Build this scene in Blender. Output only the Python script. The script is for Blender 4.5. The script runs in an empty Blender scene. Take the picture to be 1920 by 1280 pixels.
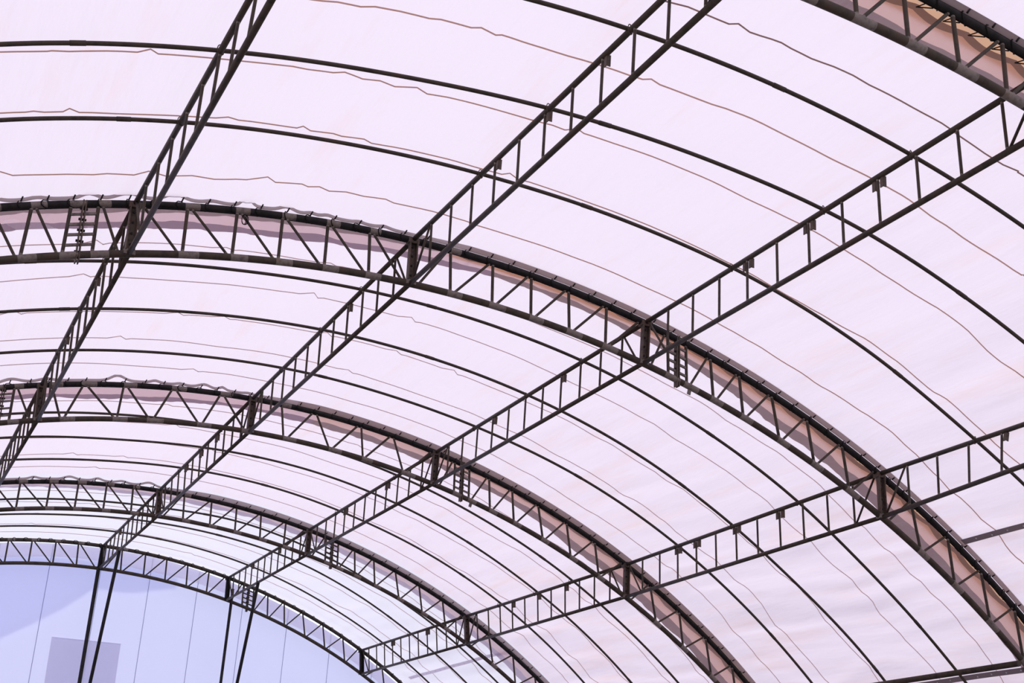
import bpy, math, random
import numpy as np

random.seed(7)
SC = bpy.context.scene
COL = SC.collection
FLOOR_Z = 6.9
SKY, SUN, EXPO = 0.60, 2.6, 0.0

# ---------------------------------------------------------------- measured geometry of the vault
RAD = 14.80927
CA = (-0.084941, 0.019024, -0.034361)
DEP = (0.48503, -0.053382, -0.078505)
ARCH_Y = [-5.97349, 0.0, 6.0, 11.91869, 17.4356]
PIPES = {
    (1, 0): [-4.394, -4.395, -4.392, -4.389, -4.387, -4.374, -4.351, -4.345, -4.351, -4.357, -4.357],
    (1, 1): [-3.02, -2.981, -2.964, -3.029, -3.109, -3.19, -3.174, -3.144, -3.141, -3.151, -3.154],
    (1, 2): [-1.775, -1.723, -1.657, -1.634, -1.656, -1.677, -1.634, -1.553, -1.537, -1.538, -1.552],
    (2, 0): [1.518, 1.587, 1.632, 1.587, 1.546, 1.513, 1.558, 1.606, 1.693, 1.7, 1.672],
    (2, 1): [3.086, 3.109, 3.087, 3.037, 3.016, 3.007, 3.029, 3.092, 3.134, 3.095, 3.094],
    (2, 2): [4.655, 4.68, 4.685, 4.658, 4.664, 4.612, 4.539, 4.529, 4.553, 4.577, 4.577],
    (3, 0): [7.607, 7.623, 7.689, 7.717, 7.608, 7.64, 7.706, 7.738, 7.774, 7.763, 7.757],
    (3, 1): [8.965, 8.998, 9.091, 8.962, 8.851, 8.856, 8.906, 8.99, 9.04, 9.087, 9.101],
    (3, 2): [10.443, 10.466, 10.48, 10.385, 10.344, 10.381, 10.378, 10.416, 10.483, 10.551, 10.571],
    (4, 0): [13.503, 13.503, 13.501, 13.403, 13.096, 13.164, 13.382, 13.472, 13.565, 13.557, 13.555],
    (4, 1): [14.857, 14.858, 14.854, 14.663, 14.466, 14.36, 14.505, 14.708, 14.795, 14.861, 14.869],
    (4, 2): [16.009, 16.01, 16.015, 15.965, 15.954, 16.026, 16.2, 16.316, 16.408, 16.425, 16.418],
}
SEAMS_NEAR = [
    [(-0.006, -4.754), (0.007, -4.791), (0.033, -4.779), (0.037, -4.822), (0.046, -4.781), (0.065, -4.811), (0.072, -4.795), (0.086, -4.785), (0.1, -4.806), (0.113, -4.808), (0.125, -4.787), (0.138, -4.788), (0.156, -4.789), (0.176, -4.798), (0.197, -4.774), (0.21, -4.76), (0.224, -4.759), (0.234, -4.791)],
    [(-0.167, -3.736), (-0.159, -3.748), (-0.146, -3.73), (-0.139, -3.764), (-0.125, -3.761), (-0.108, -3.741), (-0.102, -3.76), (-0.084, -3.743), (-0.079, -3.775), (-0.069, -3.727), (-0.066, -3.75), (-0.048, -3.736), (-0.025, -3.735), (-0.008, -3.746), (0.004, -3.749), (0.013, -3.746), (0.022, -3.751), (0.026, -3.793), (0.033, -3.76), (0.068, -3.76), (0.077, -3.776), (0.095, -3.781), (0.119, -3.771), (0.148, -3.777), (0.184, -3.797), (0.206, -3.788), (0.237, -3.753), (0.272, -3.744), (0.308, -3.736)],
    [(-0.315, -2.792), (-0.292, -2.781), (-0.29, -2.788), (-0.281, -2.769), (-0.262, -2.764), (-0.246, -2.752), (-0.24, -2.808), (-0.235, -2.739), (-0.207, -2.738), (-0.161, -2.724), (-0.152, -2.704), (-0.137, -2.705), (-0.131, -2.74), (-0.119, -2.681), (-0.109, -2.705), (-0.099, -2.663), (-0.087, -2.726), (-0.079, -2.664), (-0.067, -2.682), (-0.012, -2.673), (0.002, -2.692), (0.011, -2.674), (0.017, -2.748), (0.023, -2.707), (0.043, -2.702), (0.078, -2.722), (0.114, -2.742), (0.148, -2.718), (0.184, -2.728), (0.218, -2.719), (0.261, -2.713), (0.302, -2.7), (0.312, -2.696), (0.352, -2.642), (0.386, -2.625)],
    [(-0.306, -1.757), (-0.293, -1.746), (-0.289, -1.759), (-0.283, -1.735), (-0.273, -1.737), (-0.27, -1.793), (-0.264, -1.723), (-0.243, -1.716), (-0.215, -1.715), (-0.186, -1.702), (-0.179, -1.732), (-0.172, -1.689), (-0.136, -1.672), (-0.133, -1.72), (-0.127, -1.656), (-0.113, -1.672), (-0.107, -1.648), (-0.093, -1.672), (-0.087, -1.623), (-0.065, -1.64), (-0.037, -1.638), (-0.01, -1.607), (0.003, -1.606), (0.007, -1.666), (0.015, -1.598), (0.023, -1.615), (0.059, -1.628), (0.09, -1.629), (0.158, -1.627), (0.184, -1.625), (0.231, -1.611), (0.26, -1.632), (0.305, -1.642), (0.356, -1.611), (0.4, -1.583), (0.418, -1.594), (0.44, -1.584), (0.464, -1.583)],
    [(-0.297, -0.595), (-0.289, -0.497), (-0.257, -0.476), (-0.241, -0.457), (-0.233, -0.481), (-0.216, -0.454), (-0.208, -0.546), (-0.196, -0.456), (-0.18, -0.499), (-0.165, -0.454), (-0.145, -0.518), (-0.133, -0.627), (-0.126, -0.531), (-0.109, -0.574), (-0.104, -0.537), (-0.097, -0.576), (-0.089, -0.514), (-0.078, -0.558), (-0.065, -0.533), (-0.05, -0.559), (-0.043, -0.516), (-0.015, -0.534), (0.011, -0.531), (0.018, -0.512), (0.096, -0.511), (0.12, -0.52), (0.157, -0.51), (0.187, -0.521), (0.223, -0.514), (0.256, -0.52), (0.29, -0.469), (0.348, -0.517), (0.38, -0.53), (0.42, -0.513), (0.446, -0.522), (0.495, -0.525), (0.511, -0.526), (0.546, -0.493)],
]
ARCH_FIT = [[0.012, 0.1831, 0.0293, -0.0158, -0.0068, 0.0356, -0.0129, -0.0113, -0.2039, -0.0106, 0.1791, 0.4184, -0.2137, -0.0128, 0.1853, 0.4151],
    [0.0391, -0.0364, 0.0277, -0.0341, 0.0384, 0.0122, -0.0141, 0.009, -0.2086, -0.0132, 0.1808, 0.4174, -0.2147, -0.0131, 0.1859, 0.4331],
    [-0.0033, -0.1262, -0.0087, 0.0036, -0.0568, -0.0135, -0.0356, 0.073, -0.2086, -0.0143, 0.1793, 0.4195, -0.2135, -0.0139, 0.185, 0.434],
    [-0.0161, -0.1502, -0.0193, -0.0802, 0.1521, 0.0008, -0.09, 0.1643, -0.2079, -0.0146, 0.1774, 0.4144, -0.2152, -0.0125, 0.1838, 0.4327],
    [0.0628, 0.0793, 0.036, -0.0803, -0.0593, 0.0359, -0.1081, 0.0976, -0.2079, -0.0114, 0.1767, 0.4119, -0.2152, -0.0121, 0.1841, 0.4301]]

ROOF = 0.12


def clampf(v, a, b):
    return max(a, min(b, v))


def r_top(th):
    return RAD * (1 + CA[0] * th ** 2 + CA[1] * th ** 3 + CA[2] * th ** 4)


def r_bot(th):
    return r_top(th) - (DEP[0] + DEP[1] * th + DEP[2] * th * th)


def arch_r(k, kind, th):
    q = ARCH_FIT[k]
    c = q[2:5] if kind == 't' else q[5:8]
    t = clampf(th, -0.4, 0.65)
    return (r_top(th) if kind == 't' else r_bot(th)) + c[0] + c[1] * t + c[2] * t * t


def arch_y(k, th):
    q = ARCH_FIT[k]
    return ARCH_Y[k] + q[0] + q[1] * clampf(th, -0.4, 0.65)


def arch_p(k, kind, th, dr=0.0, dy=0.0):
    r = arch_r(k, kind, th) + dr
    return (r * math.sin(th), arch_y(k, th) + dy, r * math.cos(th))


def roof_p(th, y, off=0.0):
    r = r_top(th) + off
    return (r * math.sin(th), y, r * math.cos(th))


def node(k, j, kind):
    return arch_p(k, kind, ARCH_FIT[k][(8 if kind == 't' else 12) + j])


def lerp(a, b, t):
    return tuple(a[i] + (b[i] - a[i]) * t for i in range(3))


def vsub(a, b):
    return tuple(a[i] - b[i] for i in range(3))


def vadd(a, b, s=1.0):
    return tuple(a[i] + b[i] * s for i in range(3))


def unit(a):
    n = math.sqrt(sum(x * x for x in a)) or 1.0
    return tuple(x / n for x in a)


def cross(a, b):
    return (a[1] * b[2] - a[2] * b[1], a[2] * b[0] - a[0] * b[2], a[0] * b[1] - a[1] * b[0])


# ---------------------------------------------------------------- materials
def newmat(name):
    m = bpy.data.materials.new(name)
    m.use_nodes = True
    nt = m.node_tree
    nt.nodes.clear()
    out = nt.nodes.new('ShaderNodeOutputMaterial')
    return m, nt, out


def ramp(nt, src, stops):
    n = nt.nodes.new('ShaderNodeValToRGB')
    el = n.color_ramp.elements
    while len(el) < len(stops):
        el.new(0.5)
    for e, (p, c) in zip(el, stops):
        e.position = p
        e.color = (*c, 1)
    nt.links.new(src, n.inputs[0])
    return n.outputs[0]


def noise(nt, scale, detail=3.0, mapscale=(1, 1, 1), rot=(0, 0, 0), rough=0.5, coord='Object'):
    tc = nt.nodes.new('ShaderNodeTexCoord')
    mp = nt.nodes.new('ShaderNodeMapping')
    mp.inputs['Scale'].default_value = mapscale
    mp.inputs['Rotation'].default_value = rot
    nt.links.new(tc.outputs[coord], mp.inputs[0])
    n = nt.nodes.new('ShaderNodeTexNoise')
    n.inputs['Scale'].default_value = scale
    n.inputs['Detail'].default_value = detail
    n.inputs['Roughness'].default_value = rough
    nt.links.new(mp.outputs[0], n.inputs['Vector'])
    return n.outputs['Fac']


def steel(name, dark, light, rust=(0.075, 0.045, 0.03), rough=0.55, spec=0.16, scale=9.0):
    m, nt, out = newmat(name)
    b = nt.nodes.new('ShaderNodeBsdfPrincipled')
    c = ramp(nt, noise(nt, scale, 6.0, rough=0.65), [(0.3, dark), (0.52, light), (0.72, rust)])
    nt.links.new(c, b.inputs['Base Color'])
    b.inputs['Roughness'].default_value = rough
    b.inputs['Specular IOR Level'].default_value = spec
    bp = nt.nodes.new('ShaderNodeBump')
    bp.inputs['Strength'].default_value = 0.12
    bp.inputs['Distance'].default_value = 0.01
    nt.links.new(noise(nt, 60.0, 3.0), bp.inputs['Height'])
    nt.links.new(bp.outputs[0], b.inputs['Normal'])
    nt.links.new(b.outputs[0], out.inputs[0])
    return m


def fabric(name, trans, diff, mix=0.35, stain=None, stain_amt=0.5, mapscale=(1, .25, 1), rot=(0, 0, 0), scale=1.2, bump=0.25,
           bump_scale=6.0, bump_map=(1, .3, 1), lower=None):
    """Light coming through coated cloth: translucent from outside, diffuse on the inside."""
    m, nt, out = newmat(name)
    t = nt.nodes.new('ShaderNodeBsdfTranslucent')
    d = nt.nodes.new('ShaderNodeBsdfDiffuse')
    mx = nt.nodes.new('ShaderNodeMixShader')
    mx.inputs[0].default_value = mix
    if stain:
        f = noise(nt, scale, 5.0, mapscale, rot, 0.6)
        if lower:
            # old cloth is dirtier down the slope
            tcx = nt.nodes.new('ShaderNodeTexCoord')
            sp = nt.nodes.new('ShaderNodeSeparateXYZ')
            nt.links.new(tcx.outputs['Object'], sp.inputs[0])
            mrx = nt.nodes.new('ShaderNodeMapRange')
            mrx.inputs['From Min'].default_value = lower[0]
            mrx.inputs['From Max'].default_value = lower[1]
            mrx.inputs['To Min'].default_value = 0.0
            mrx.inputs['To Max'].default_value = lower[2]
            nt.links.new(sp.outputs['X'], mrx.inputs['Value'])
            ad = nt.nodes.new('ShaderNodeMath')
            ad.operation = 'ADD'
            nt.links.new(f, ad.inputs[0])
            nt.links.new(mrx.outputs[0], ad.inputs[1])
            f = ad.outputs[0]
        c = ramp(nt, f, [(0.42, trans), (0.56, trans), (0.84, tuple(trans[i] + (stain[i] - trans[i]) * stain_amt for i in range(3)))])
        nt.links.new(c, t.inputs[0])
    else:
        t.inputs[0].default_value = (*trans, 1)
    d.inputs[0].default_value = (*diff, 1)
    if bump:
        bp = nt.nodes.new('ShaderNodeBump')
        bp.inputs['Strength'].default_value = bump
        bp.inputs['Distance'].default_value = 0.02
        nt.links.new(noise(nt, bump_scale, 4.0, bump_map, rot), bp.inputs['Height'])
        nt.links.new(bp.outputs[0], t.inputs['Normal'])
        nt.links.new(bp.outputs[0], d.inputs['Normal'])
    nt.links.new(t.outputs[0], mx.inputs[1])
    nt.links.new(d.outputs[0], mx.inputs[2])
    nt.links.new(mx.outputs[0], out.inputs[0])
    return m


M = {}
M['steel'] = steel('dark_painted_steel', (0.033, 0.0255, 0.0205), (0.060, 0.047, 0.036))
M['steel_far'] = M['steel']
M['black'] = steel('black_and_shaded_steel', (0.010, 0.009, 0.009), (0.020, 0.018, 0.018), (0.03, 0.022, 0.02), spec=0.12)  # dark steel parts; also carries the shade on the arch top chords
M['bare'] = steel('bare_welded_steel', (0.09, 0.075, 0.066), (0.20, 0.168, 0.15), (0.13, 0.09, 0.06), scale=14)
M['rust'] = steel('rusty_channel', (0.045, 0.030, 0.024), (0.10, 0.075, 0.062), (0.085, 0.04, 0.022), scale=12)
M['rope'] = steel('black_rope', (0.010, 0.009, 0.009), (0.016, 0.014, 0.014), (0.02, 0.016, 0.014), spec=0.05)
M['roof'] = fabric('white_roof_fabric', (0.93, 0.845, 0.985), (0.86, 0.80, 0.88), stain=(0.92, 0.73, 0.75), stain_amt=0.7, mapscale=(1.6, .2, 1.6), rot=(0, 0, 0.12),
                   scale=2.2, lower=(2.0, 7.5, 0.10), bump=1.0, bump_scale=4.0, bump_map=(1.5, .2, 1.5))
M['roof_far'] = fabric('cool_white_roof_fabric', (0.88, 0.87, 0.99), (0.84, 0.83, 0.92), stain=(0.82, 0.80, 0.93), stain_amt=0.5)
M['roof_tan'] = fabric('tan_roof_fabric', (0.66, 0.40, 0.27), (0.5, 0.35, 0.27))
M['seam'] = fabric('tan_seam_tape', (0.72, 0.47, 0.38), (0.55, 0.37, 0.30), mix=0.5, bump=0)
M['seam_dark'] = fabric('brown_seam_tape', (0.42, 0.27, 0.23), (0.34, 0.23, 0.20), mix=0.6, bump=0)
M['seam_pale'] = fabric('pale_seam_tape', (0.82, 0.65, 0.62), (0.68, 0.54, 0.52), mix=0.45, bump=0)
M['hem_pale'] = fabric('pale_lilac_hem', (0.66, 0.56, 0.66), (0.52, 0.45, 0.52), mix=0.4, stain=(0.52, 0.45, 0.5), stain_amt=0.7,
                       mapscale=(4, .6, 4), scale=2.5, bump=0.5)
M['flap'] = fabric('tan_flap_fabric', (0.86, 0.635, 0.565), (0.66, 0.50, 0.45), mix=0.36, stain=(0.85, 0.72, 0.70), stain_amt=0.8,
                   mapscale=(2, .5, 2), rot=(0, 0, 0.5), scale=2.0, bump=0.5, bump_scale=8)
M['flap_pink'] = fabric('pink_flap_fabric', (0.88, 0.70, 0.70), (0.66, 0.53, 0.54), mix=0.35, stain=(0.62, 0.5, 0.55), stain_amt=0.8,
                        mapscale=(3, .6, 3), rot=(0, 0, -0.5), scale=2.0, bump=0.5, bump_scale=8)
M['hem'] = fabric('grey_hem_fabric', (0.40, 0.305, 0.30), (0.30, 0.235, 0.235), mix=0.42, stain=(0.56, 0.46, 0.46), stain_amt=0.7,
                  mapscale=(5, .6, 5), rot=(0, 0, 0.4), scale=2.5, bump=0.5)
M['hem_pink'] = fabric('mauve_hem_fabric', (0.42, 0.31, 0.36), (0.32, 0.25, 0.29), mix=0.4, stain=(0.35, 0.28, 0.33), stain_amt=0.8,
                       mapscale=(5, .6, 5), rot=(0, 0, -0.4), scale=2.5, bump=0.5)
M['lip'] = fabric('roof_edge_lip', (0.46, 0.36, 0.35), (0.36, 0.285, 0.28), mix=0.55, bump=0)
M['lip_dark'] = fabric('roof_edge_dark', (0.28, 0.22, 0.215), (0.22, 0.18, 0.175), mix=0.6, bump=0)
M['lip_pale'] = fabric('roof_edge_pale', (0.50, 0.42, 0.42), (0.44, 0.37, 0.37), mix=0.5, bump=0)
M['strap'] = fabric('grey_strap', (0.20, 0.16, 0.165), (0.17, 0.14, 0.145), mix=0.6, bump=0)
M['strap_pale'] = fabric('pale_lilac_strap', (0.80, 0.72, 0.82), (0.62, 0.57, 0.66), mix=0.45, bump=0)
M['wall'] = fabric('blue_white_wall_fabric', (0.80, 0.79, 1.0), (0.74, 0.73, 0.95), stain=(0.76, 0.755, 0.99), stain_amt=0.6,
                   mapscale=(.6, 1, .6), scale=1.0, bump=0.2, bump_map=(1, 1, 1.6))
M['wall_band'] = fabric('lilac_wall_band', (0.95, 0.90, 0.95), (0.84, 0.80, 0.86), mix=0.3, bump=0.3)
M['wall_seam'] = fabric('blue_grey_seam', (0.33, 0.33, 0.50), (0.30, 0.30, 0.45), mix=0.5, bump=0)
M['layer'] = fabric('shadow_sheet_cloth', (0.80, 0.82, 0.97), (0.5, 0.5, 0.6), mix=0.08, bump=0)  # for the added sheet that shades the end wall
M['patch'] = fabric('grey_patch_fabric', (0.86, 0.83, 0.93), (0.52, 0.50, 0.60), mix=0.33, stain=(0.93, 0.90, 0.96), stain_amt=0.7,
                    mapscale=(1, 1, 1), scale=3.0, bump=0.5, bump_map=(1, 1, 1))
M['patch_edge'] = fabric('white_patch_edge', (0.8, 0.8, 0.95), (0.8, 0.8, 0.9), bump=0)
M['grommet'] = steel('bright_grommet', (0.6, 0.58, 0.6), (0.75, 0.72, 0.75), (0.5, 0.45, 0.45), rough=0.35, spec=0.5)
M['floor'] = steel('concrete_floor', (0.17, 0.155, 0.15), (0.24, 0.225, 0.22), (0.20, 0.18, 0.17), rough=0.85, scale=2.0)


# ---------------------------------------------------------------- mesh builder
class MB:
    def __init__(self):
        self.v, self.f, self.mi, self.sm = [], [], [], []

    def face(self, idx, mi=0, smooth=False):
        self.f.append(idx)
        self.mi.append(mi)
        self.sm.append(smooth)

    def tube(self, pts, r, seg=10, up=None, mats=None, caps=True, mi=0):
        """A round bar through pts; mats gives a slot per span."""
        n = len(pts)
        base = len(self.v)
        prev = None
        for i, p in enumerate(pts):
            t = unit(vsub(pts[min(i + 1, n - 1)], pts[max(i - 1, 0)]))
            if prev is None:
                ref = up or ((0, 1, 0) if abs(t[1]) < 0.9 else (0, 0, 1))
                a = unit(cross(t, ref))
            else:
                d = sum(prev[k] * t[k] for k in range(3))
                a = unit(tuple(prev[k] - d * t[k] for k in range(3)))
            prev = a
            b = cross(t, a)
            rr = r[i] if isinstance(r, (list, tuple)) else r
            for s in range(seg):
                an = 2 * math.pi * s / seg
                ca, sa = math.cos(an) * rr, math.sin(an) * rr
                self.v.append(tuple(p[k] + a[k] * ca + b[k] * sa for k in range(3)))
        for i in range(n - 1):
            m_ = mats[i] if mats else mi
            for s in range(seg):
                s2 = (s + 1) % seg
                self.face((base + i * seg + s, base + i * seg + s2, base + (i + 1) * seg + s2, base + (i + 1) * seg + s), m_, True)
        if caps:
            self.face(tuple(base + s for s in reversed(range(seg))), mats[0] if mats else mi)
            self.face(tuple(base + (n - 1) * seg + s for s in range(seg)), mats[-1] if mats else mi)

    def box(self, c, ax, ay, az, hx, hy, hz, mi=0):
        base = len(self.v)
        for sx in (-1, 1):
            for sy in (-1, 1):
                for sz in (-1, 1):
                    self.v.append(tuple(c[k] + ax[k] * sx * hx + ay[k] * sy * hy + az[k] * sz * hz for k in range(3)))
        for q in ((0, 1, 3, 2), (4, 6, 7, 5), (0, 4, 5, 1), (2, 3, 7, 6), (0, 2, 6, 4), (1, 5, 7, 3)):
            self.face(tuple(base + i for i in q), mi)

    def ribbon(self, rows, mi=0, smooth=True):
        """rows: list of equally long point lists."""
        base = len(self.v)
        w = len(rows[0])
        for r in rows:
            self.v.extend(r)
        for i in range(len(rows) - 1):
            for j in range(w - 1):
                a = base + i * w + j
                m_ = mi(i, j) if callable(mi) else mi
                self.face((a, a + 1, a + w + 1, a + w), m_, smooth)

    def build(self, name, mats, parent=None, origin=(0, 0, 0)):
        me = bpy.data.meshes.new(name)
        me.from_pydata([vsub(p, origin) for p in self.v], [], self.f)
        mats = mats if isinstance(mats, (list, tuple)) else [mats]
        for m_ in mats:
            me.materials.append(m_)
        me.polygons.foreach_set('material_index', self.mi)
        me.polygons.foreach_set('use_smooth', self.sm)
        me.update()
        o = bpy.data.objects.new(name, me)
        COL.objects.link(o)
        if parent is not None:
            o.parent = parent
        else:
            o.location = origin
        return o


def thing(name, label, cat, loc, group=None):
    o = bpy.data.objects.new(name, None)
    o.empty_display_size = 0.2
    COL.objects.link(o)
    o.location = loc
    return tag(o, label, cat, group)


def tag(o, label, cat, group=None):
    o['label'] = label
    o['category'] = cat
    if group:
        o['group'] = group
    return o


def struct(o, label=None):
    o['kind'] = 'structure'
    if label:
        o['label'] = label
    return o


# value noise for creases in the cloth
_RNG = np.random.default_rng(5)
_TAB = _RNG.random((128, 128))


def vnoise(x, y):
    x = np.asarray(x, float)
    y = np.asarray(y, float)
    xi = np.floor(x).astype(int)
    yi = np.floor(y).astype(int)
    fx = x - xi
    fy = y - yi
    fx = fx * fx * (3 - 2 * fx)
    fy = fy * fy * (3 - 2 * fy)
    g = lambda a, b: _TAB[a % 128, b % 128]
    return ((g(xi, yi) * (1 - fx) + g(xi + 1, yi) * fx) * (1 - fy) + (g(xi, yi + 1) * (1 - fx) + g(xi + 1, yi + 1) * fx) * fy) * 2 - 1


def sstep(a, b, x):
    t = np.clip((x - a) / (b - a), 0, 1)
    return t * t * (3 - 2 * t)


def crease(th, y):
    s = np.asarray(th) * 14.5
    y = np.asarray(y)
    lo = sstep(0.12, 0.62, np.asarray(th))
    w = vnoise(s / 0.42 + 0.35 * vnoise(s * .4, y / 2.0) + y * 0.12, y / 2.6 + 9)
    w2 = vnoise(s / 0.19 + y * 0.16 + 0.4 * vnoise(s / .5, y / 1.2) + 31, y / 2.2)
    dg = vnoise((s * 0.8 + y * 0.5) / 0.7 + 50, (y * 0.8 - s * 0.5) / 3.0)
    big = vnoise(s / 0.9 + y * 0.15 + 70, y / 4.0 + 3)
    w3 = 1 - 2 * np.abs(vnoise(s / 0.55 + y * 0.22 + 0.5 * vnoise(s, y / 1.5), y / 3.5 + 20))
    lo = lo * 1.0
    return 0.065 * lo + (0.004 + 0.046 * lo) * w + (0.0015 + 0.027 * lo) * w2 + 0.030 * lo * (w3 - 0.4) + 0.02 * lo * big + 0.014 * (1 - lo) * dg


# ---------------------------------------------------------------- roof cloth, one sheet per bay
TH0, TH1 = -1.02, 1.02
THS = np.concatenate([np.arange(TH0, -0.36, 0.02), np.arange(-0.36, 0.72, 0.003), np.arange(0.72, TH1 + 1e-6, 0.02)])


def bay_edges(i, th):
    """y of the two edges of bay i (0 lies before the first arch)."""
    a = -14.0 if i == 0 else arch_y(i - 1, th) - 0.02
    b = arch_y(i, th) - 0.02 if i < 5 else 0
    return a, b


SEAM_REL = {2: [1.23, 2.28, 3.33, 4.42, 5.5], 3: [1.22, 2.27, 3.32, 4.38, 5.4], 4: [1.15, 2.2, 3.2, 4.2, 5.0]}


def seam_line(i, n):
    """(theta, y) points of one welded seam, with the small kinks of slack cloth."""
    rnd = random.Random(100 * i + n)
    if i == 1:
        pts = SEAMS_NEAR[n]
        a, b = pts[0], pts[-1]
        out = []
        for lo, hi, anchor in ((-0.95, a[0], a[1]), (b[0], 0.95, b[1])):
            seg = []
            t = lo
            while t < hi - 0.01:
                seg.append((t, anchor + rnd.uniform(-.02, .02)))
                t += rnd.uniform(0.02, 0.05)
            out.append(seg)
        return out[0] + list(pts) + out[1]
    y0 = ARCH_Y[i - 1] + SEAM_REL[i][n] if i else -13.5 + n * 1.05
    pts = []
    t = -0.95
    drift = 0.0
    while t < 0.95:
        drift += rnd.uniform(-.012, .012)
        if t < 0.12 and rnd.random() < 0.22:
            k = rnd.uniform(.04, .10) if n != 4 else rnd.uniform(.05, .12)
            pts.append((t, y0 + drift))
            pts.append((t + 0.010, y0 + drift - k))
            pts.append((t + 0.016, y0 + drift + k * 0.35))
            t += 0.02
        pts.append((t, y0 + drift))
        t += rnd.uniform(0.014, 0.045)
    return pts


def dense(pts, step=0.006):
    out = []
    for (t0, y0), (t1, y1) in zip(pts, pts[1:]):
        n = max(1, int(abs(t1 - t0) / step))
        for k in range(n):
            f = k / n
            out.append((t0 + (t1 - t0) * f, y0 + (y1 - y0) * (f * f * (3 - 2 * f))))
    out.append(pts[-1])
    return out


for i in range(5):
    mb = MB()
    ny = 40 if i in (1, 2) else 26
    rows = []
    for th in THS:
        a, b = bay_edges(i, th)
        if i == 4:
            b += 0.36
        ys = a + (b - a) * np.linspace(0, 1, ny + 1)
        if i:
            ys[1] = a + 0.12
            ys[2] = a + 0.30
        d = crease(np.full_like(ys, th), ys)
        edge = np.minimum(1, np.minimum((ys - a) / 1.1, (b - ys) / 0.4))
        # slack cloth bellies a little between the pipes
        rows.append([roof_p(th, float(y), ROOF + float(dd * max(e, 0))) for y, dd, e in zip(ys, d, edge)])
    # slot 0 cloth, 1 seam, 2 tan strip beside the arch
    mb.ribbon(rows, lambda r, c: 2 if (c == 1 and i in (1, 2, 3) and THS[r] > 0.02) else 0)
    if i:
        for n in range(5):
            ln = dense(seam_line(i, n))
            wid = (0.017 if n < 2 else 0.013) if i == 1 else 0.009
            rr = []
            for th, y in ln:
                ea, eb = bay_edges(i, th)
                c = float(crease(np.array([th]), np.array([y]))[0]) * max(0.0, min(1.0, (y - ea) / 1.1, (eb - y) / 0.4))
                rr.append([roof_p(th, y - wid / 2, ROOF + c - 0.006), roof_p(th, y, ROOF + c - 0.016), roof_p(th, y + wid / 2, ROOF + c - 0.006)])
            mb.ribbon(rr, 3 if (i == 1 and n == 0) else 1)
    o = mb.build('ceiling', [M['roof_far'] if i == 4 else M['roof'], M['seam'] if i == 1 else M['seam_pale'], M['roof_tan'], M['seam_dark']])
    struct(o)

# ---------------------------------------------------------------- arch trusses
PANEL_T = [-0.66, -0.617, -0.575, -0.534, -0.492, -0.45, None, -0.412, -0.372, -0.335, -0.300, -0.2736, -0.2493, -0.232, None, -0.1742, -0.1407, -0.1091,
           -0.0767, -0.0458, None, 0.0162, 0.0501, 0.0818, 0.1135, 0.1465, None, 0.2020, 0.2190, 0.2424, 0.2705, 0.3030, 0.3395, 0.3770, None,
           0.4551, 0.4984, 0.5397, 0.583, 0.627, 0.672, 0.717, 0.76, 0.80]
PANEL_B = [-0.685, -0.641, -0.598, -0.555, -0.511, -0.468, None, -0.428, -0.387, -0.348, -0.311, -0.2837, -0.2575, -0.2384, None, -0.1789, -0.1447, -0.1120,
           -0.0784, -0.0452, None, 0.0188, 0.0530, 0.0856, 0.1188, 0.1510, None, 0.2092, 0.2268, 0.2527, 0.2825, 0.3195, 0.3565, 0.3950, None,
           0.4777, 0.5197, 0.5650, 0.610, 0.656, 0.703, 0.750, 0.795, 0.836]
NODE_AT = {14: 0, 20: 1, 26: 2, 34: 3}
ODD_NODE = {6: (-0.432, -0.449)}
# the third arch was repaired with zig-zag bars on its ridge side: (top, bottom) angles of each bar
ZIGZAG = [(-0.1995, -0.1935), (-0.1725, -0.1895), (-0.1685, -0.1448), (-0.1360, -0.1415), (-0.1325, -0.1120), (-0.0915, -0.1075), (-0.0875, -0.0650),
          (-0.0460, -0.0605), (-0.0420, -0.0200), (0.0150, 0.0205), (0.0460, 0.0255), (0.0505, 0.0680), (0.0935, 0.0725), (0.0975, 0.1050),
          (0.1285, 0.1075), (0.1325, 0.1495), (0.1740, 0.1545)]

ARCH_LABEL = [
    'steel arch truss closest to the camera, cut off at the upper corner of the photo',
    'large second steel arch truss sweeping across the middle of the whole photo',
    'third steel arch truss, with zig-zag bars near the ridge, behind the large middle arch',
    'fourth steel arch truss, the last one before the arch at the blue end wall',
    'smallest, farthest steel arch truss, standing against the blue end wall',
]


def chord_mats(th_list, joints, half, first_light=True):
    out = []
    for a, b in zip(th_list, th_list[1:]):
        m_ = (a + b) / 2
        out.append(1 if any(abs(m_ - (j + 0.004)) < half for j in joints) else 0)
    return out


def add_bolts(root_part, pts, axis, origin, r=0.013, ln=0.02):
    for p in pts:
        m_ = MB()
        m_.tube([vadd(p, axis, -ln), vadd(p, axis, ln)], r, 6)
        m_.build('bolt', M['black'], root_part, origin)


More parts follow.
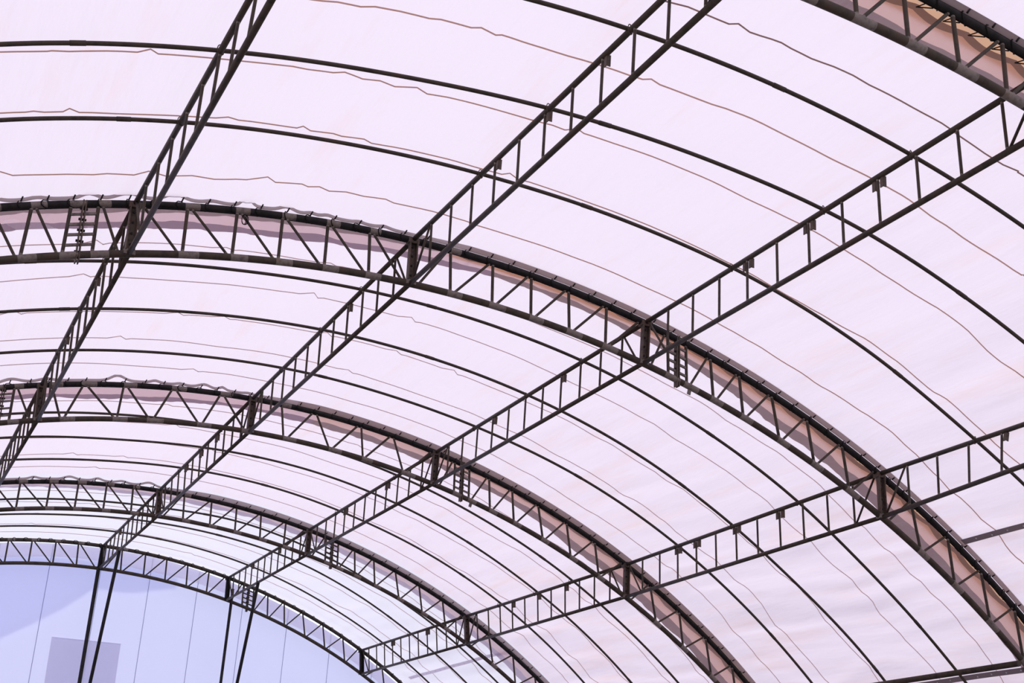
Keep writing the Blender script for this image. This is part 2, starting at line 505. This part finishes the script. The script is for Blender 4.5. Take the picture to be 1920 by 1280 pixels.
for k in range(5):
    org = (0.0, ARCH_Y[k], FLOOR_Z)
    root = thing('arch_truss', ARCH_LABEL[k], 'arch truss', org, 'steel arch trusses across the hall')
    ths = [-1.0 + 0.01 * n for n in range(64)] + [-0.36 + 0.002 * n for n in range(535)] + [0.71 + 0.01 * n for n in range(30)]
    tj = [t for t in PANEL_T if t is not None]
    bj = [t for t in PANEL_B if t is not None]
    if k == 2:
        tj = [t for t in tj if t < -.2 or t > .19] + [a for a, b in ZIGZAG]
        bj = [t for t in bj if t < -.2 or t > .19] + [b for a, b in ZIGZAG]
    rt = 0.036
    mb = MB()
    mb.tube([arch_p(k, 't', t) for t in ths], rt, 12, mats=chord_mats(ths, [t for t in tj if t < (0.03 if k else -1)], 0.0048))
    mb.build('top_chord', [M['black'] if k < 4 else M['steel'], M['bare']], root, org)  # shade under the cloth is put into the chord's black colour
    mb = MB()
    mb.tube([arch_p(k, 'b', t) for t in ths], rt + 0.001, 12, mats=chord_mats(ths, bj, 0.0062 if k < 2 else 0.005))
    mb.build('bottom_chord', [M['steel'], M['bare'] if k < 4 else M['steel']], root, org)
    tan = lambda t: (math.cos(t), 0.0, -math.sin(t))

    def bar(name, tt, tb, r, off=0.0):
        m_ = MB()
        a = arch_p(k, 't', tt, -0.028)
        b = arch_p(k, 'b', tb, 0.028)
        m_.tube([a, lerp(a, b, .04), lerp(a, b, .5), lerp(a, b, .955), b], r, 8, mats=[1, 0, 0, 1] if k < 3 else [0, 0, 0, 0])
        return m_.build(name, [M['steel'], M['bare']], root, org)

    # posts and diagonals
    seq = []
    for n, (a, b) in enumerate(zip(PANEL_T, PANEL_B)):
        if a is None:
            if n in NODE_AT:
                j = NODE_AT[n]
                seq.append((ARCH_FIT[k][8 + j], ARCH_FIT[k][12 + j], 'node', j))
            else:
                a, b = ODD_NODE[n]
                seq.append((a, b, 'node', None))
        else:
            seq.append((a, b, 'post', n))
    lo_cut = -0.36 if k else 0.0
    lad = {(12, 13), (27, 28)}
    ridge = ARCH_FIT[k][9]
    for q, (a, b, kind, idx) in enumerate(seq):
        if kind == 'post' and not (k == 2 and -0.2 < a < 0.176) and lo_cut < a < 0.75:
            bar('web_post', a, b, 0.0175)
    for s1, s2 in zip(seq, seq[1:]):
        if s1[2] == 'post' and s2[2] == 'post' and (s1[3], s2[3]) in ((12, 13), (27, 28)):
            continue
        mid = (s1[0] + s2[0]) / 2
        if mid < lo_cut or mid > 0.73 or (k == 2 and -0.21 < mid < 0.178):
            continue
        gp = 0.0036
        g1 = 0.0072 if s1[2] == 'node' else gp
        g2 = 0.0072 if s2[2] == 'node' else gp
        if mid < ridge:
            bar('web_diagonal', s1[0] + g1 * .8, s2[1] - g2, 0.0145)
        else:
            bar('web_diagonal', s2[0] - g2 * .8, s1[1] + g1, 0.0145)
    if k == 2:
        for n, (a, b) in enumerate(ZIGZAG):
            bar('web_post' if abs(a - b) < .008 else 'web_diagonal', a, b, 0.016)
    # bolted channel posts where the long trusses meet the arch
    for j in range(4):
        tt, tb = ARCH_FIT[k][8 + j], ARCH_FIT[k][12 + j]
        if tt < lo_cut:
            continue
        a = arch_p(k, 't', tt, 0.0)
        b = arch_p(k, 'b', tb, 0.0)
        up = unit(vsub(a, b))
        sx = unit(cross((0, 1, 0), up))
        yv = (0, 1, 0)
        c = lerp(a, b, .5)
        h = math.dist(a, b) / 2
        m_ = MB()
        m_.box(c, sx, yv, up, 0.040, 0.007, h)
        for s in (-1, 1):
            m_.box(vadd(vadd(c, sx, s * 0.040), yv, -0.024), sx, yv, up, 0.006, 0.030, h - 0.03)
        m_.box(vadd(a, up, -0.02), sx, yv, up, 0.06, 0.045, 0.03)
        m_.box(vadd(b, up, 0.01), sx, yv, up, 0.055, 0.04, 0.025, 1)
        post = m_.build('node_post', [M['rust'] if k < 4 else M['black'], M['bare'] if k < 4 else M['black']], root, org)
        if k in (1, 2, 3):
            add_bolts(post, [vadd(lerp(b, a, f), (0, 1, 0), -0.010) for f in (0.18, 0.4, 0.62, 0.82)], (0, 1, 0), org, 0.012, 0.008)
    # bolted splice between the two close posts
    for (i1, i2) in ((12, 13), (27, 28)):
        ta, tb_ = PANEL_T[i1], PANEL_T[i2]
        if (ta + tb_) / 2 < lo_cut:
            continue
        ba, bb = PANEL_B[i1], PANEL_B[i2]
        A, B_ = arch_p(k, 't', ta), arch_p(k, 'b', ba)
        C_, D_ = arch_p(k, 't', tb_), arch_p(k, 'b', bb)
        mt, mbm = lerp(A, C_, .5), lerp(B_, D_, .5)
        up = unit(vsub(mt, mbm))
        sx = unit(cross((0, 1, 0), up))
        h = math.dist(mt, mbm) / 2
        c = lerp(mt, mbm, .5)
        m_ = MB()
        for s in (-1, 1):
            m_.box(vadd(vadd(c, sx, s * 0.013), up, -0.025), sx, (0, 1, 0), up, 0.006, 0.036, h + 0.055)
        pl = m_.build('splice_plate', [M['rust'] if k < 4 else M['steel']], root, org)
        add_bolts(pl, [lerp(lerp(mbm, mt, f), lerp(mbm, mt, f), 0) for f in (0.06, 0.27, 0.48, 0.69, 0.9)], sx, org, 0.014, 0.036)
        for f in (0.2, 0.4, 0.6, 0.8):
            for e0, e1 in ((B_, A), (D_, C_)):
                s0 = lerp(e0, e1, f)
                s1 = lerp(mbm, mt, f)
                r_ = MB()
                r_.box(lerp(s0, s1, .5), unit(vsub(s1, s0)), (0, 1, 0), unit(cross(unit(vsub(s1, s0)), (0, 1, 0))), math.dist(s0, s1) / 2, 0.012, 0.012)
                r_.build('rung', [M['bare'] if k < 3 else M['steel']], root, org)
    # small drilled lug under the splice
    if k in (1, 2):
        p = arch_p(k, 'b', PANEL_B[28] + 0.004, -0.06)
        m_ = MB()
        m_.box(p, tan(PANEL_B[28]), (0, 1, 0), (math.sin(.22), 0, math.cos(.22)), 0.022, 0.005, 0.035)
        m_.build('lug', M['bare'], root, org)

# ---------------------------------------------------------------- long ladder-like trusses between the arches
WHICH = ['beyond the ridge', 'along the ridge', 'one row below the ridge', 'two rows below the ridge']
BETWEEN = {0: 'before the first arch', 1: 'between the first and second arches', 2: 'between the second and third arches',
           3: 'between the third and fourth arches', 4: 'between fourth arch and end wall'}
BRACKETS = {(1, 1): [4, 6, 8], (2, 1): [4, 6, 8], (3, 1): [8], (0, 2): [4, 8], (1, 2): [4], (2, 2): [4, 8], (3, 2): [4, 6, 8, 9], (1, 3): [4, 6, 8],
            (2, 3): [4, 8], (3, 3): [4, 6, 8], (1, 4): [4, 8], (2, 4): [4, 8], (3, 4): [4, 8]}
SINGLE = {(1, 1), (3, 1), (1, 2), (2, 2), (0, 2), (3, 3), (1, 4), (2, 4)}
# diagonal at each end: D runs from the top of the arch post down, U from its foot up
ENDS = {(0, 1): 'DD', (1, 1): 'DU', (2, 1): 'DD', (3, 1): 'DU', (0, 2): 'DU', (1, 2): 'UU', (2, 2): 'UU', (3, 2): 'DD', (0, 3): 'DD', (1, 3): 'DD', (2, 3): 'DD',
        (3, 3): 'UU', (0, 4): 'DD', (1, 4): 'DD', (2, 4): 'DD', (3, 4): 'DD'}


def pipe_y(key, th):
    ys = PIPES[key]
    f = clampf((th + 0.3) / 0.1, 0, 9.999)
    n = int(f)
    f -= n
    g = lambda m_: ys[max(0, min(10, m_))]
    p0, p1, p2, p3 = g(n - 1), g(n), g(n + 1), g(n + 2)
    return 0.5 * (2 * p1 + (p2 - p0) * f + (2 * p0 - 5 * p1 + 4 * p2 - p3) * f * f + (3 * p1 - p0 - 3 * p2 + p3) * f ** 3)


def purlin(j, bay):
    if bay == 0:
        t1, b1 = node(0, j, 't'), node(0, j, 'b')
        t0, b0 = (t1[0], -11.9, t1[2]), (b1[0], -11.9, b1[2])
    else:
        t0, b0, t1, b1 = node(bay - 1, j, 't'), node(bay - 1, j, 'b'), node(bay, j, 't'), node(bay, j, 'b')
    lift = 0.0
    org = lerp(b0, b1, .5)
    root = thing('purlin_truss', 'ladder-like steel truss %s, %s' % (WHICH[j], BETWEEN[bay]), 'roof truss', org, 'long ladder-like trusses between the arches')
    up = unit(vsub(lerp(t0, t1, .5), lerp(b0, b1, .5)))
    ya = unit(vsub(t1, t0))
    sx = unit(cross(ya, up))
    for nm, a, b in (('top_chord', t0, t1), ('bottom_chord', b0, b1)):
        m_ = MB()
        m_.tube([lerp(a, b, .006), lerp(a, b, .994)], 0.0265, 12)
        m_.build(nm, M['steel'], root, org)
    for n in range(1, 12):
        a, b = lerp(t0, t1, n / 12), lerp(b0, b1, n / 12 - 0.002)
        m_ = MB()
        a2, b2 = vadd(a, up, -0.02), vadd(b, up, 0.02)
        m_.tube([a2, lerp(a2, b2, .05), lerp(a2, b2, .955), b2], 0.0135, 8, mats=[1, 0, 1] if bay < 3 else [0, 0, 0])
        m_.build('web_post', [M['steel'], M['bare']], root, org)
    e = ENDS.get((j, bay), 'DD')
    for side, n0, n1 in ((e[0], 0.014, 1 / 12 - .006), (e[1], 1 - 0.014, 11 / 12 + .006)):
        a, b = (lerp(t0, t1, n0), lerp(b0, b1, n1)) if side == 'D' else (lerp(t0, t1, n1), lerp(b0, b1, n0))
        m_ = MB()
        m_.tube([vadd(a, up, -0.015), vadd(b, up, 0.015)], 0.0125, 8)
        m_.build('web_diagonal', M['steel'], root, org)
    for n in BRACKETS.get((j, bay), []):
        c = lerp(t0, t1, n / 12)
        for s in ((-1,) if (j, bay) in SINGLE else (-1, 1)):
            m_ = MB()
            cc = vadd(vadd(c, ya, s * 0.052), up, -0.068)
            m_.box(cc, sx, ya, up, 0.004, 0.020, 0.052)
            m_.box(vadd(vadd(cc, ya, -0.018), sx, 0.016), sx, ya, up, 0.018, 0.004, 0.052)
            m_.build('bracket', M['rust'], root, org)
    # wire clips where the thin hoops cross
    for i in range(3):
        if (bay, i) in PIPES:
            th = math.atan2(t0[0], t0[2])
            f = (pipe_y((bay, i), th) - t0[1]) / (t1[1] - t0[1])
            c = lerp(t0, t1, f)
            m_ = MB()
            pts = []
            for s in range(13):
                an = 2 * math.pi * s / 12
                pts.append(vadd(vadd(vadd(c, up, 0.012 + math.cos(an) * 0.043), sx, math.sin(an) * 0.031), ya, 0.02 * math.sin(an)))
            m_.tube(pts, 0.0045, 6)
            m_.build('wire_clip', M['rust'], root, org)
    return root, (t0, b0, t1, b1)


PUR = {}
for bay in range(1, 5):
    for j in range(4):
        if (j, bay) in ((0, 4),):
            continue
        PUR[(j, bay)] = purlin(j, bay)

# ---------------------------------------------------------------- thin hoops under the cloth
ORD = ['first', 'second', 'third']
for (bay, i) in sorted(PIPES):
    n_ = 240
    pts = []
    for s in range(n_ + 1):
        th = -0.98 + 1.96 * s / n_
        pts.append(roof_p(th, pipe_y((bay, i), th), 0.040))
    org = (0, PIPES[(bay, i)][3], FLOOR_Z)
    mb = MB()
    mb.tube(pts, 0.0185, 10)
    for t in (-0.24, 0.065, 0.335, 0.60):                      # socket joints
        a = t + 0.02 * ((i * 7 + bay * 3) % 5 - 2)
        mb.tube([roof_p(a + d, pipe_y((bay, i), a + d), 0.040) for d in (-.004, 0, .004)], 0.0215, 10)
    o = mb.build('hoop_pipe', M['steel'], None, org)
    tag(o, 'thin bent steel pipe under the roof cloth, %s of three %s' % (ORD[i], {
        1: 'behind the closest arch', 2: 'behind the large middle arch', 3: 'behind the third arch', 4: 'behind the fourth arch'}[bay]), 'pipe',
        'thin curved roof pipes')

# ---------------------------------------------------------------- double-layer flaps hanging just behind each arch
def flap_w(k, th):
    base = [None, None, 0.86, 0.80, 0.5][k]
    if k == 0:
        base = float(np.interp(th, [0, .05, .1, .15, .2, .3, .45, .6, 1], [.60, .60, .58, .545, .52, .46, .40, .36, .36]))
    if k == 1:
        xs = [-1, -0.3, -.2, -.12, -.05, .08, .15, .26, .33, .41, .53, .65, 1]
        ys = [.82, .82, .78, .74, .68, .46, .46, .54, .63, .67, .665, .68, .7]
        base = float(np.interp(th, xs, ys)) - 0.01
    if k == 2:
        base = float(np.interp(th, [-1, -.18, -.09, -.02, .05, .1, .28, .38, .58, 1], [.95, .95, .92, .74, .80, .78, .66, .86, .80, .80]))
    if k == 0:
        return base
    return base + 0.025 * float(vnoise(np.array([th * 18.0 + k * 7]), np.array([k * 3.0]))[0]) + 0.012 * float(vnoise(np.array([th * 60.0]), np.array([k * 5.0]))[0])


BUMPS = {0: [], 1: [(-.238, .05, .006), (-.213, .055, .009), (-.183, .065, .008), (-.158, .018, .006), (-.1345, .085, .0045), (-.107, .045, .006), (-.09, .018, .004),
                    (-.078, .022, .005), (-.055, .015, .004), (-.036, .02, .005), (-.27, .02, .006), (-.30, .05, .008)],
         2: [(-.235, .05, .01), (-.205, .03, .008), (-.142, .075, .008), (-.108, .03, .005), (-.085, .02, .005), (-.062, .045, .007), (-.045, .04, .004), (-.02, .015, .005)],
         3: [(-.16, .03, .006), (-.12, .045, .008), (-.088, .04, .006), (-.06, .03, .007), (-.028, .06, .009)]}
FLAP_LABEL = ['tan cloth flap with dark hems hanging behind the closest arch truss', 'tan to mauve cloth flap with a grey hem behind the large middle arch truss',
              'pinkish cloth flap with a ragged hem behind the third arch truss', 'faint lilac cloth flap behind the fourth arch truss']
for k in range(4):
    org = (0, ARCH_Y[k], FLOOR_Z)
    root = thing('cloth_flap', FLAP_LABEL[k], 'cloth flap', org, 'cloth flaps laced behind the arches')
    tl = [-0.95 + 0.01 * n for n in range(59)] + [-0.36 + 0.0025 * n for n in range(433)] + [0.7225 + 0.01 * n for n in range(24)]

    def fp(th, f, k=k):
        w = flap_w(k, th)
        y0 = (0.13, 0.10, 0.12, 0.09)[k] + 0.045 * abs(math.sin(th * 95 + k)) * (1.0 if th > 0.02 else 0.3)
        y = y0 + (w - y0) * f
        sg = -1.0 if th < 0.0 else 1.0
        wr = 0.014 * float(vnoise(np.array([th * 70.0 + sg * f * 3.0]), np.array([f * 1.2 + k * 11]))[0]) + 0.008 * float(vnoise(np.array([th * 190.0 + sg * f * 5.0]), np.array([f * 2.0 + k * 5]))[0])
        return arch_p(k, 't', th, 0.050 + 0.026 * min(1, f * 1.6) + wr * (0.35 + 0.65 * f), y)

    def hem_frac(th):
        return (0.64 if th > 0.03 else 0.73) + 0.06 * float(vnoise(np.array([th * 25.0]), np.array([k * 9.0 + 2]))[0])
    mid, low, upp = MB(), MB(), MB()
    rm, rl, ru = [], [], []
    for th in tl:
        hf = hem_frac(th)
        uf = 0.16 + 0.05 * abs(math.sin(th * 95 + k)) + (0.16 * float(sstep(0.03, -0.02, np.array(th))) if k == 1 else 0)
        ru.append([fp(th, f) for f in (0, uf * .5, uf)])
        rm.append([fp(th, uf + (hf - uf) * f) for f in (0, .25, .5, .75, 1)])
        rl.append([fp(th, hf + (1 - hf) * f) for f in (0, .33, .66, 1)])
    split = lambda r, c: 1 if tl[r] < 0.06 or k == 3 else 0
    upp.ribbon(ru, split)
    mid.ribbon(rm, split)
    low.ribbon(rl, split)
    upp.build('upper_hem', [M['hem'], M['hem'] if k < 2 else M['flap_pink']], root, org)
    mid.build('flap_panel', [M['flap'], M['flap_pink']], root, org)
    low.build('lower_hem', [M['hem'], M['hem_pink'] if k < 3 else M['hem_pale']], root, org)
    # the roof sheet's own rolled edge sitting on the chord, slack and wavy near the ridge
    lip = MB()
    rows = []
    for th in tl:
        slack = float(sstep(0.06, -0.02, np.array(th)))
        wv = slack * sum(h_ * math.exp(-((th - c_) / w_) ** 2) for c_, h_, w_ in BUMPS[k])
        hgt = 0.082 * (1 - slack) + 0.040 * slack
        rows.append([arch_p(k, 't', th, (0.012 if k == 0 else 0.024) + wv + hgt * f, -0.036 + 0.012 * math.sin(3.0 * f)) for f in (0, .35, .7, 1)])
    lip.ribbon(rows, lambda r, c: 1 if tl[r] < 0.03 else 0)
    lip.build('rolled_edge', [(M['lip_dark'], M['lip'], M['lip'], M['lip_pale'])[k], M['lip_pale']], root, org)

# ---------------------------------------------------------------- lacing that ties cloth to the arches
LACE_LABEL = ['black rope lacing knotted along the closest arch truss', 'black rope lacing knotted along the large middle arch truss',
              'black rope lacing knotted along the third arch truss', 'black rope lacing knotted along the fourth arch truss',
              'black rope lacing knotted along the end wall arch truss']
for k in range(5):
    org = (0, ARCH_Y[k], FLOOR_Z)
    mb = MB()
    rnd = random.Random(k + 40)
    t = -0.40 if k else 0.0
    while t < 0.72:
        rr = 0.043
        nt_ = 10
        pts = []
        lean = rnd.uniform(0.002, 0.005)
        for s in range(nt_ + 1):
            an = 2 * math.pi * s / nt_
            pts.append(arch_p(k, 't', t + lean * math.sin(an), rr * math.cos(an) + 0.004, rr * math.sin(an)))
        mb.tube(pts, 0.006, 5)
        # tail tied up into the roof edge and a V of cord back to the flap
        if k < 4:
            mb.tube([arch_p(k, 't', t, 0.035, -0.03), arch_p(k, 't', t + 0.0015, 0.080, -0.035)], 0.008, 5)
        if k < 4:
            e = arch_p(k, 't', t - 0.004, 0.048, 0.16 if k == 0 else 0.11)
            mb.tube([arch_p(k, 't', t - 0.0015, -0.035, 0.02), e], 0.005, 5)
            mb.tube([arch_p(k, 't', t - 0.0065, -0.030, 0.02), e], 0.005, 5)
        t += rnd.uniform(0.0155, 0.0185)
    # the running cord
    tl = [(-0.42 if k else 0.0) + 0.006 * n for n in range(190 if k else 120)]
    mb.tube([arch_p(k, 't', t_, -0.036, 0.012) for t_ in tl], 0.004, 5)
    if k == 1:   # spare coil of cord hanging at one joint
        c = arch_p(1, 't', -0.1365, -0.10, -0.02)
        for q in range(3):
            pts = [(c[0] + (0.022 + .006 * q) * math.sin(2 * math.pi * s / 14) + .006 * q, c[1], c[2] + 0.055 * math.cos(2 * math.pi * s / 14)) for s in range(15)]
            mb.tube(pts, 0.004, 5)
    o = mb.build('rope_lacing', M['rope'], None, org)
    tag(o, LACE_LABEL[k], 'rope', 'rope lacing along the arches')

# ---------------------------------------------------------------- straps sewn along the roof and the single tie pipe
def strap(th0, y0, y1, mat, label, w=0.0055):
    org = roof_p(th0, (y0 + y1) / 2, ROOF - 0.035)
    mb = MB()
    n = 40
    mb.ribbon([[roof_p(th0 + f * w + 0.00025 * math.sin(s * .5), y0 + (y1 - y0) * s / n, ROOF - 0.034) for f in (-.5, .5)] for s in range(n + 1)])
    o = mb.build('roof_strap', mat, None, org)
    tag(o, label, 'strap', 'straps sewn to the roof cloth')
    c = 0.12
    y = y0 + 0.1
    while y < y1:
        g = MB()
        p = roof_p(th0 + 0.0003 * math.sin(y * 9), y, ROOF - 0.036)
        q = roof_p(th0 + 0.0003 * math.sin(y * 9), y, ROOF - 0.040)
        g.tube([p, q], 0.011, 8)
        gm = g.build('grommet', M['grommet'], o, org)
        y += 0.25
    return o


strap(0.5105, -5.85, -0.02, M['strap'], 'dark grey riveted strap on the roof cloth in front of the large middle arch')
strap(0.6475, 0.12, 5.8, M['strap'], 'dark riveted strap on the roof cloth beside the single tie pipe')
strap(0.4945, 12.1, 17.2, M['strap_pale'], 'pale lilac riveted strap on the roof cloth beyond the fourth arch')

mb = MB()
pp = [roof_p(0.6073, y, -0.50) for y in (0.0, 3.0, 6.0)]
mb.tube(pp, 0.036, 14)
o = mb.build('tie_pipe', M['steel'], None, pp[1])
tag(o, 'single grey steel tie pipe running from the foot side of the large middle arch', 'pipe')

# ---------------------------------------------------------------- end wall
WY = ARCH_Y[4] + 0.30


def wall_top(x):
    th = math.asin(clampf(x / RAD, -1, 1))
    for _ in range(6):
        th = math.asin(clampf(x / r_top(th), -1, 1))
    gap = 0.012 + 0.030 * float(np.interp(th, [-.2, -.02, .08, .16, .3, .42], [.7, .3, .0, .8, 1.1, .8]))
    r = arch_r(4, 't', th) + 0.02 - gap
    return r * math.cos(th), th


mb = MB()
xs = np.linspace(-11.4, 11.4, 230)
rows = []
for x in xs:
    zt, th = wall_top(float(x))
    col = []
    for f in np.linspace(0, 1, 60):
        z = FLOOR_Z + (zt - FLOOR_Z) * f
        wv = 0.012 * float(vnoise(np.array([x * 1.3 + z * 0.4]), np.array([z * 0.7]))[0]) + 0.006 * float(vnoise(np.array([x * 5 - z * 3.0]), np.array([z * 1.2 + 40]))[0]) * float(sstep(1.5, 4, np.array(x)))
        col.append((float(x), WY + wv, z))
    rows.append(col)
mb.ribbon(rows, 0)
for n in range(-10, 11):
    x = -0.1 + 1.05 * n
    if abs(x) > 11:
        continue
    zt, th = wall_top(x)
    mb.ribbon([[(x - 0.006, WY - 0.02, FLOOR_Z), (x + 0.006, WY - 0.02, FLOOR_Z)], [(x - 0.006, WY - 0.02, zt - .03), (x + 0.006, WY - 0.02, zt - .03)]], 1)
wall = mb.build('wall_back', [M['wall'], M['wall_seam']])
struct(wall)
mb = MB()
rows = []
for x in xs:
    zt, th = wall_top(float(x))
    lo = 0.30 + 0.02 * math.sin(x * 2.1)
    rows.append([(float(x), WY - 0.03, zt - 0.005), (float(x), WY - 0.03, zt - lo * .5), (float(x), WY - 0.03, zt - lo)])
mb.ribbon(rows)
mb.build('reinforcing_band', M['wall_band'], wall)

# sheet added outside the wall, cut to a shadow's outline to darken the cloth
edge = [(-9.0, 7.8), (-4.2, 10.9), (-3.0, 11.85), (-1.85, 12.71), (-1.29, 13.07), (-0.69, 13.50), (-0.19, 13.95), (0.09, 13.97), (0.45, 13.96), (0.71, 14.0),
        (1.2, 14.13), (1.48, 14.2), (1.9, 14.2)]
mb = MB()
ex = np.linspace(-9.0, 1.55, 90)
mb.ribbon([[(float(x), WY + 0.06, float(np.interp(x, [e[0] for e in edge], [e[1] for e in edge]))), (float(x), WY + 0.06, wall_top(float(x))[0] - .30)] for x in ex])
o = mb.build('shadow_sheet', M['layer'], wall)

mb = MB()
rows = []
for s in range(16):
    x = -0.86 + 1.41 * s / 15
    rows.append([(x + 0.02 * (1 - q / 11), WY - 0.045 + 0.006 * math.sin(s * 1.7 + q), 11.35 + (12.86 + 0.03 * s / 15 - 11.35) * q / 11) for q in range(12)])
mb.ribbon(rows)
org = (-0.15, WY - 0.045, 11.35)
o = mb.build('fabric_patch', M['patch'], None, org)
tag(o, 'square grey cloth patch on the blue end wall behind the tall post', 'patch')
mb = MB()
mb.ribbon([[(-0.85, WY - 0.055, 12.865), (-0.85, WY - 0.055, 12.845)], [(0.56, WY - 0.055, 12.895), (0.56, WY - 0.055, 12.875)]])
mb.build('white_edge', M['patch_edge'], o, org)

# ---------------------------------------------------------------- end posts and their raking struts
for j, nm in ((1, 'at the end wall, in front of the grey patch'), (2, 'at the end wall, clear of the grey patch')):
    b = node(4, j, 'b')
    dx = -0.02 if j == 1 else 0.10
    mb = MB()
    mb.tube([(b[0] + dx, b[1] - 0.05, FLOOR_Z), (b[0] + dx, b[1] - 0.05, b[2] + (0.0 if j == 1 else 0.25))], 0.040 if j == 1 else 0.032, 12)
    o = mb.build('wall_post', M['black'], None, (b[0] + dx, b[1] - 0.05, FLOOR_Z))
    tag(o, 'tall upright dark steel post %s' % nm, 'post', 'posts at the end wall')
    t0, b0, t1, b1 = PUR[(j, 4)][1]
    p = lerp(b0, b1, 7.3 / 12 if j == 1 else 6.71 / 12)
    foot = (b[0] + dx, b[1] - 0.12, 8.4)
    mb = MB()
    mb.tube([vadd(p, (0, 0, 1), 0.02), foot], 0.034, 12)
    o = mb.build('raking_strut', M['black'], None, foot)
    tag(o, 'slanting dark steel strut %s' % nm, 'strut', 'slanting struts at the end wall')

# ---------------------------------------------------------------- ground
mb = MB()
mb.ribbon([[(-12.5, -14, FLOOR_Z), (12.5, -14, FLOOR_Z)], [(-12.5, 18.2, FLOOR_Z), (12.5, 18.2, FLOOR_Z)]], 0, False)
struct(mb.build('floor', M['floor']))

# ---------------------------------------------------------------- light
w = bpy.data.worlds.new('sky')
SC.world = w
w.use_nodes = True
nt = w.node_tree
nt.nodes.clear()
ow = nt.nodes.new('ShaderNodeOutputWorld')
bg = nt.nodes.new('ShaderNodeBackground')
tc = nt.nodes.new('ShaderNodeTexCoord')
sep = nt.nodes.new('ShaderNodeSeparateXYZ')
nt.links.new(tc.outputs['Generated'], sep.inputs[0])
mr = nt.nodes.new('ShaderNodeMapRange')
mr.inputs['From Min'].default_value = -1
mr.inputs['From Max'].default_value = 1
nt.links.new(sep.outputs['X'], mr.inputs['Value'])
c1 = ramp(nt, mr.outputs[0], [(0.15, (0.98, 0.97, 1.0)), (0.55, (0.98, 0.96, 1.0)), (0.95, (0.99, 0.90, 0.97))])
mr2 = nt.nodes.new('ShaderNodeMapRange')
mr2.inputs['From Min'].default_value = 0.35
mr2.inputs['From Max'].default_value = 1.0
nt.links.new(sep.outputs['Y'], mr2.inputs['Value'])
mxc = nt.nodes.new('ShaderNodeMix')
mxc.data_type = 'RGBA'
nt.links.new(mr2.outputs[0], mxc.inputs[0])
nt.links.new(c1, mxc.inputs[6])
mxc.inputs[7].default_value = (2.32, 2.50, 2.95, 1)
nt.links.new(mxc.outputs[2], bg.inputs[0])
bg.inputs[1].default_value = SKY
nt.links.new(bg.outputs[0], ow.inputs[0])

sun = bpy.data.lights.new('sun', 'SUN')
sun.energy = SUN
sun.angle = math.radians(8)
sun.color = (1.0, 0.97, 0.95)
so = bpy.data.objects.new('sun', sun)
COL.objects.link(so)
from mathutils import Vector, Matrix
so.rotation_euler = Vector((0.08, 0.50, -0.86)).to_track_quat('-Z', 'Y').to_euler()

# ---------------------------------------------------------------- camera
RR = [[0.89639, -0.43984, 0.05499], [0.20924, 0.31051, -0.92725], [0.39077, 0.84269, 0.37037]]
cam = bpy.data.cameras.new('camera')
cam.sensor_width = 36.0
cam.lens = 2575.769 * 36.0 / 1920.0
cam.clip_end = 200
co = bpy.data.objects.new('camera', cam)
COL.objects.link(co)
x_, d_, f_ = Vector(RR[0]), Vector(RR[1]), Vector(RR[2])
m4 = Matrix((x_, -d_, -f_)).transposed().to_4x4()
m4.translation = Vector((-4.7052, -12.3152, 8.528))
co.matrix_world = m4
SC.camera = co

SC.view_settings.view_transform = 'Standard'
SC.view_settings.look = 'None'
SC.view_settings.exposure = EXPO
SC.cycles.use_denoising = True
SC.cycles.max_bounces = 8
SC.cycles.diffuse_bounces = 5
SC.cycles.transmission_bounces = 4
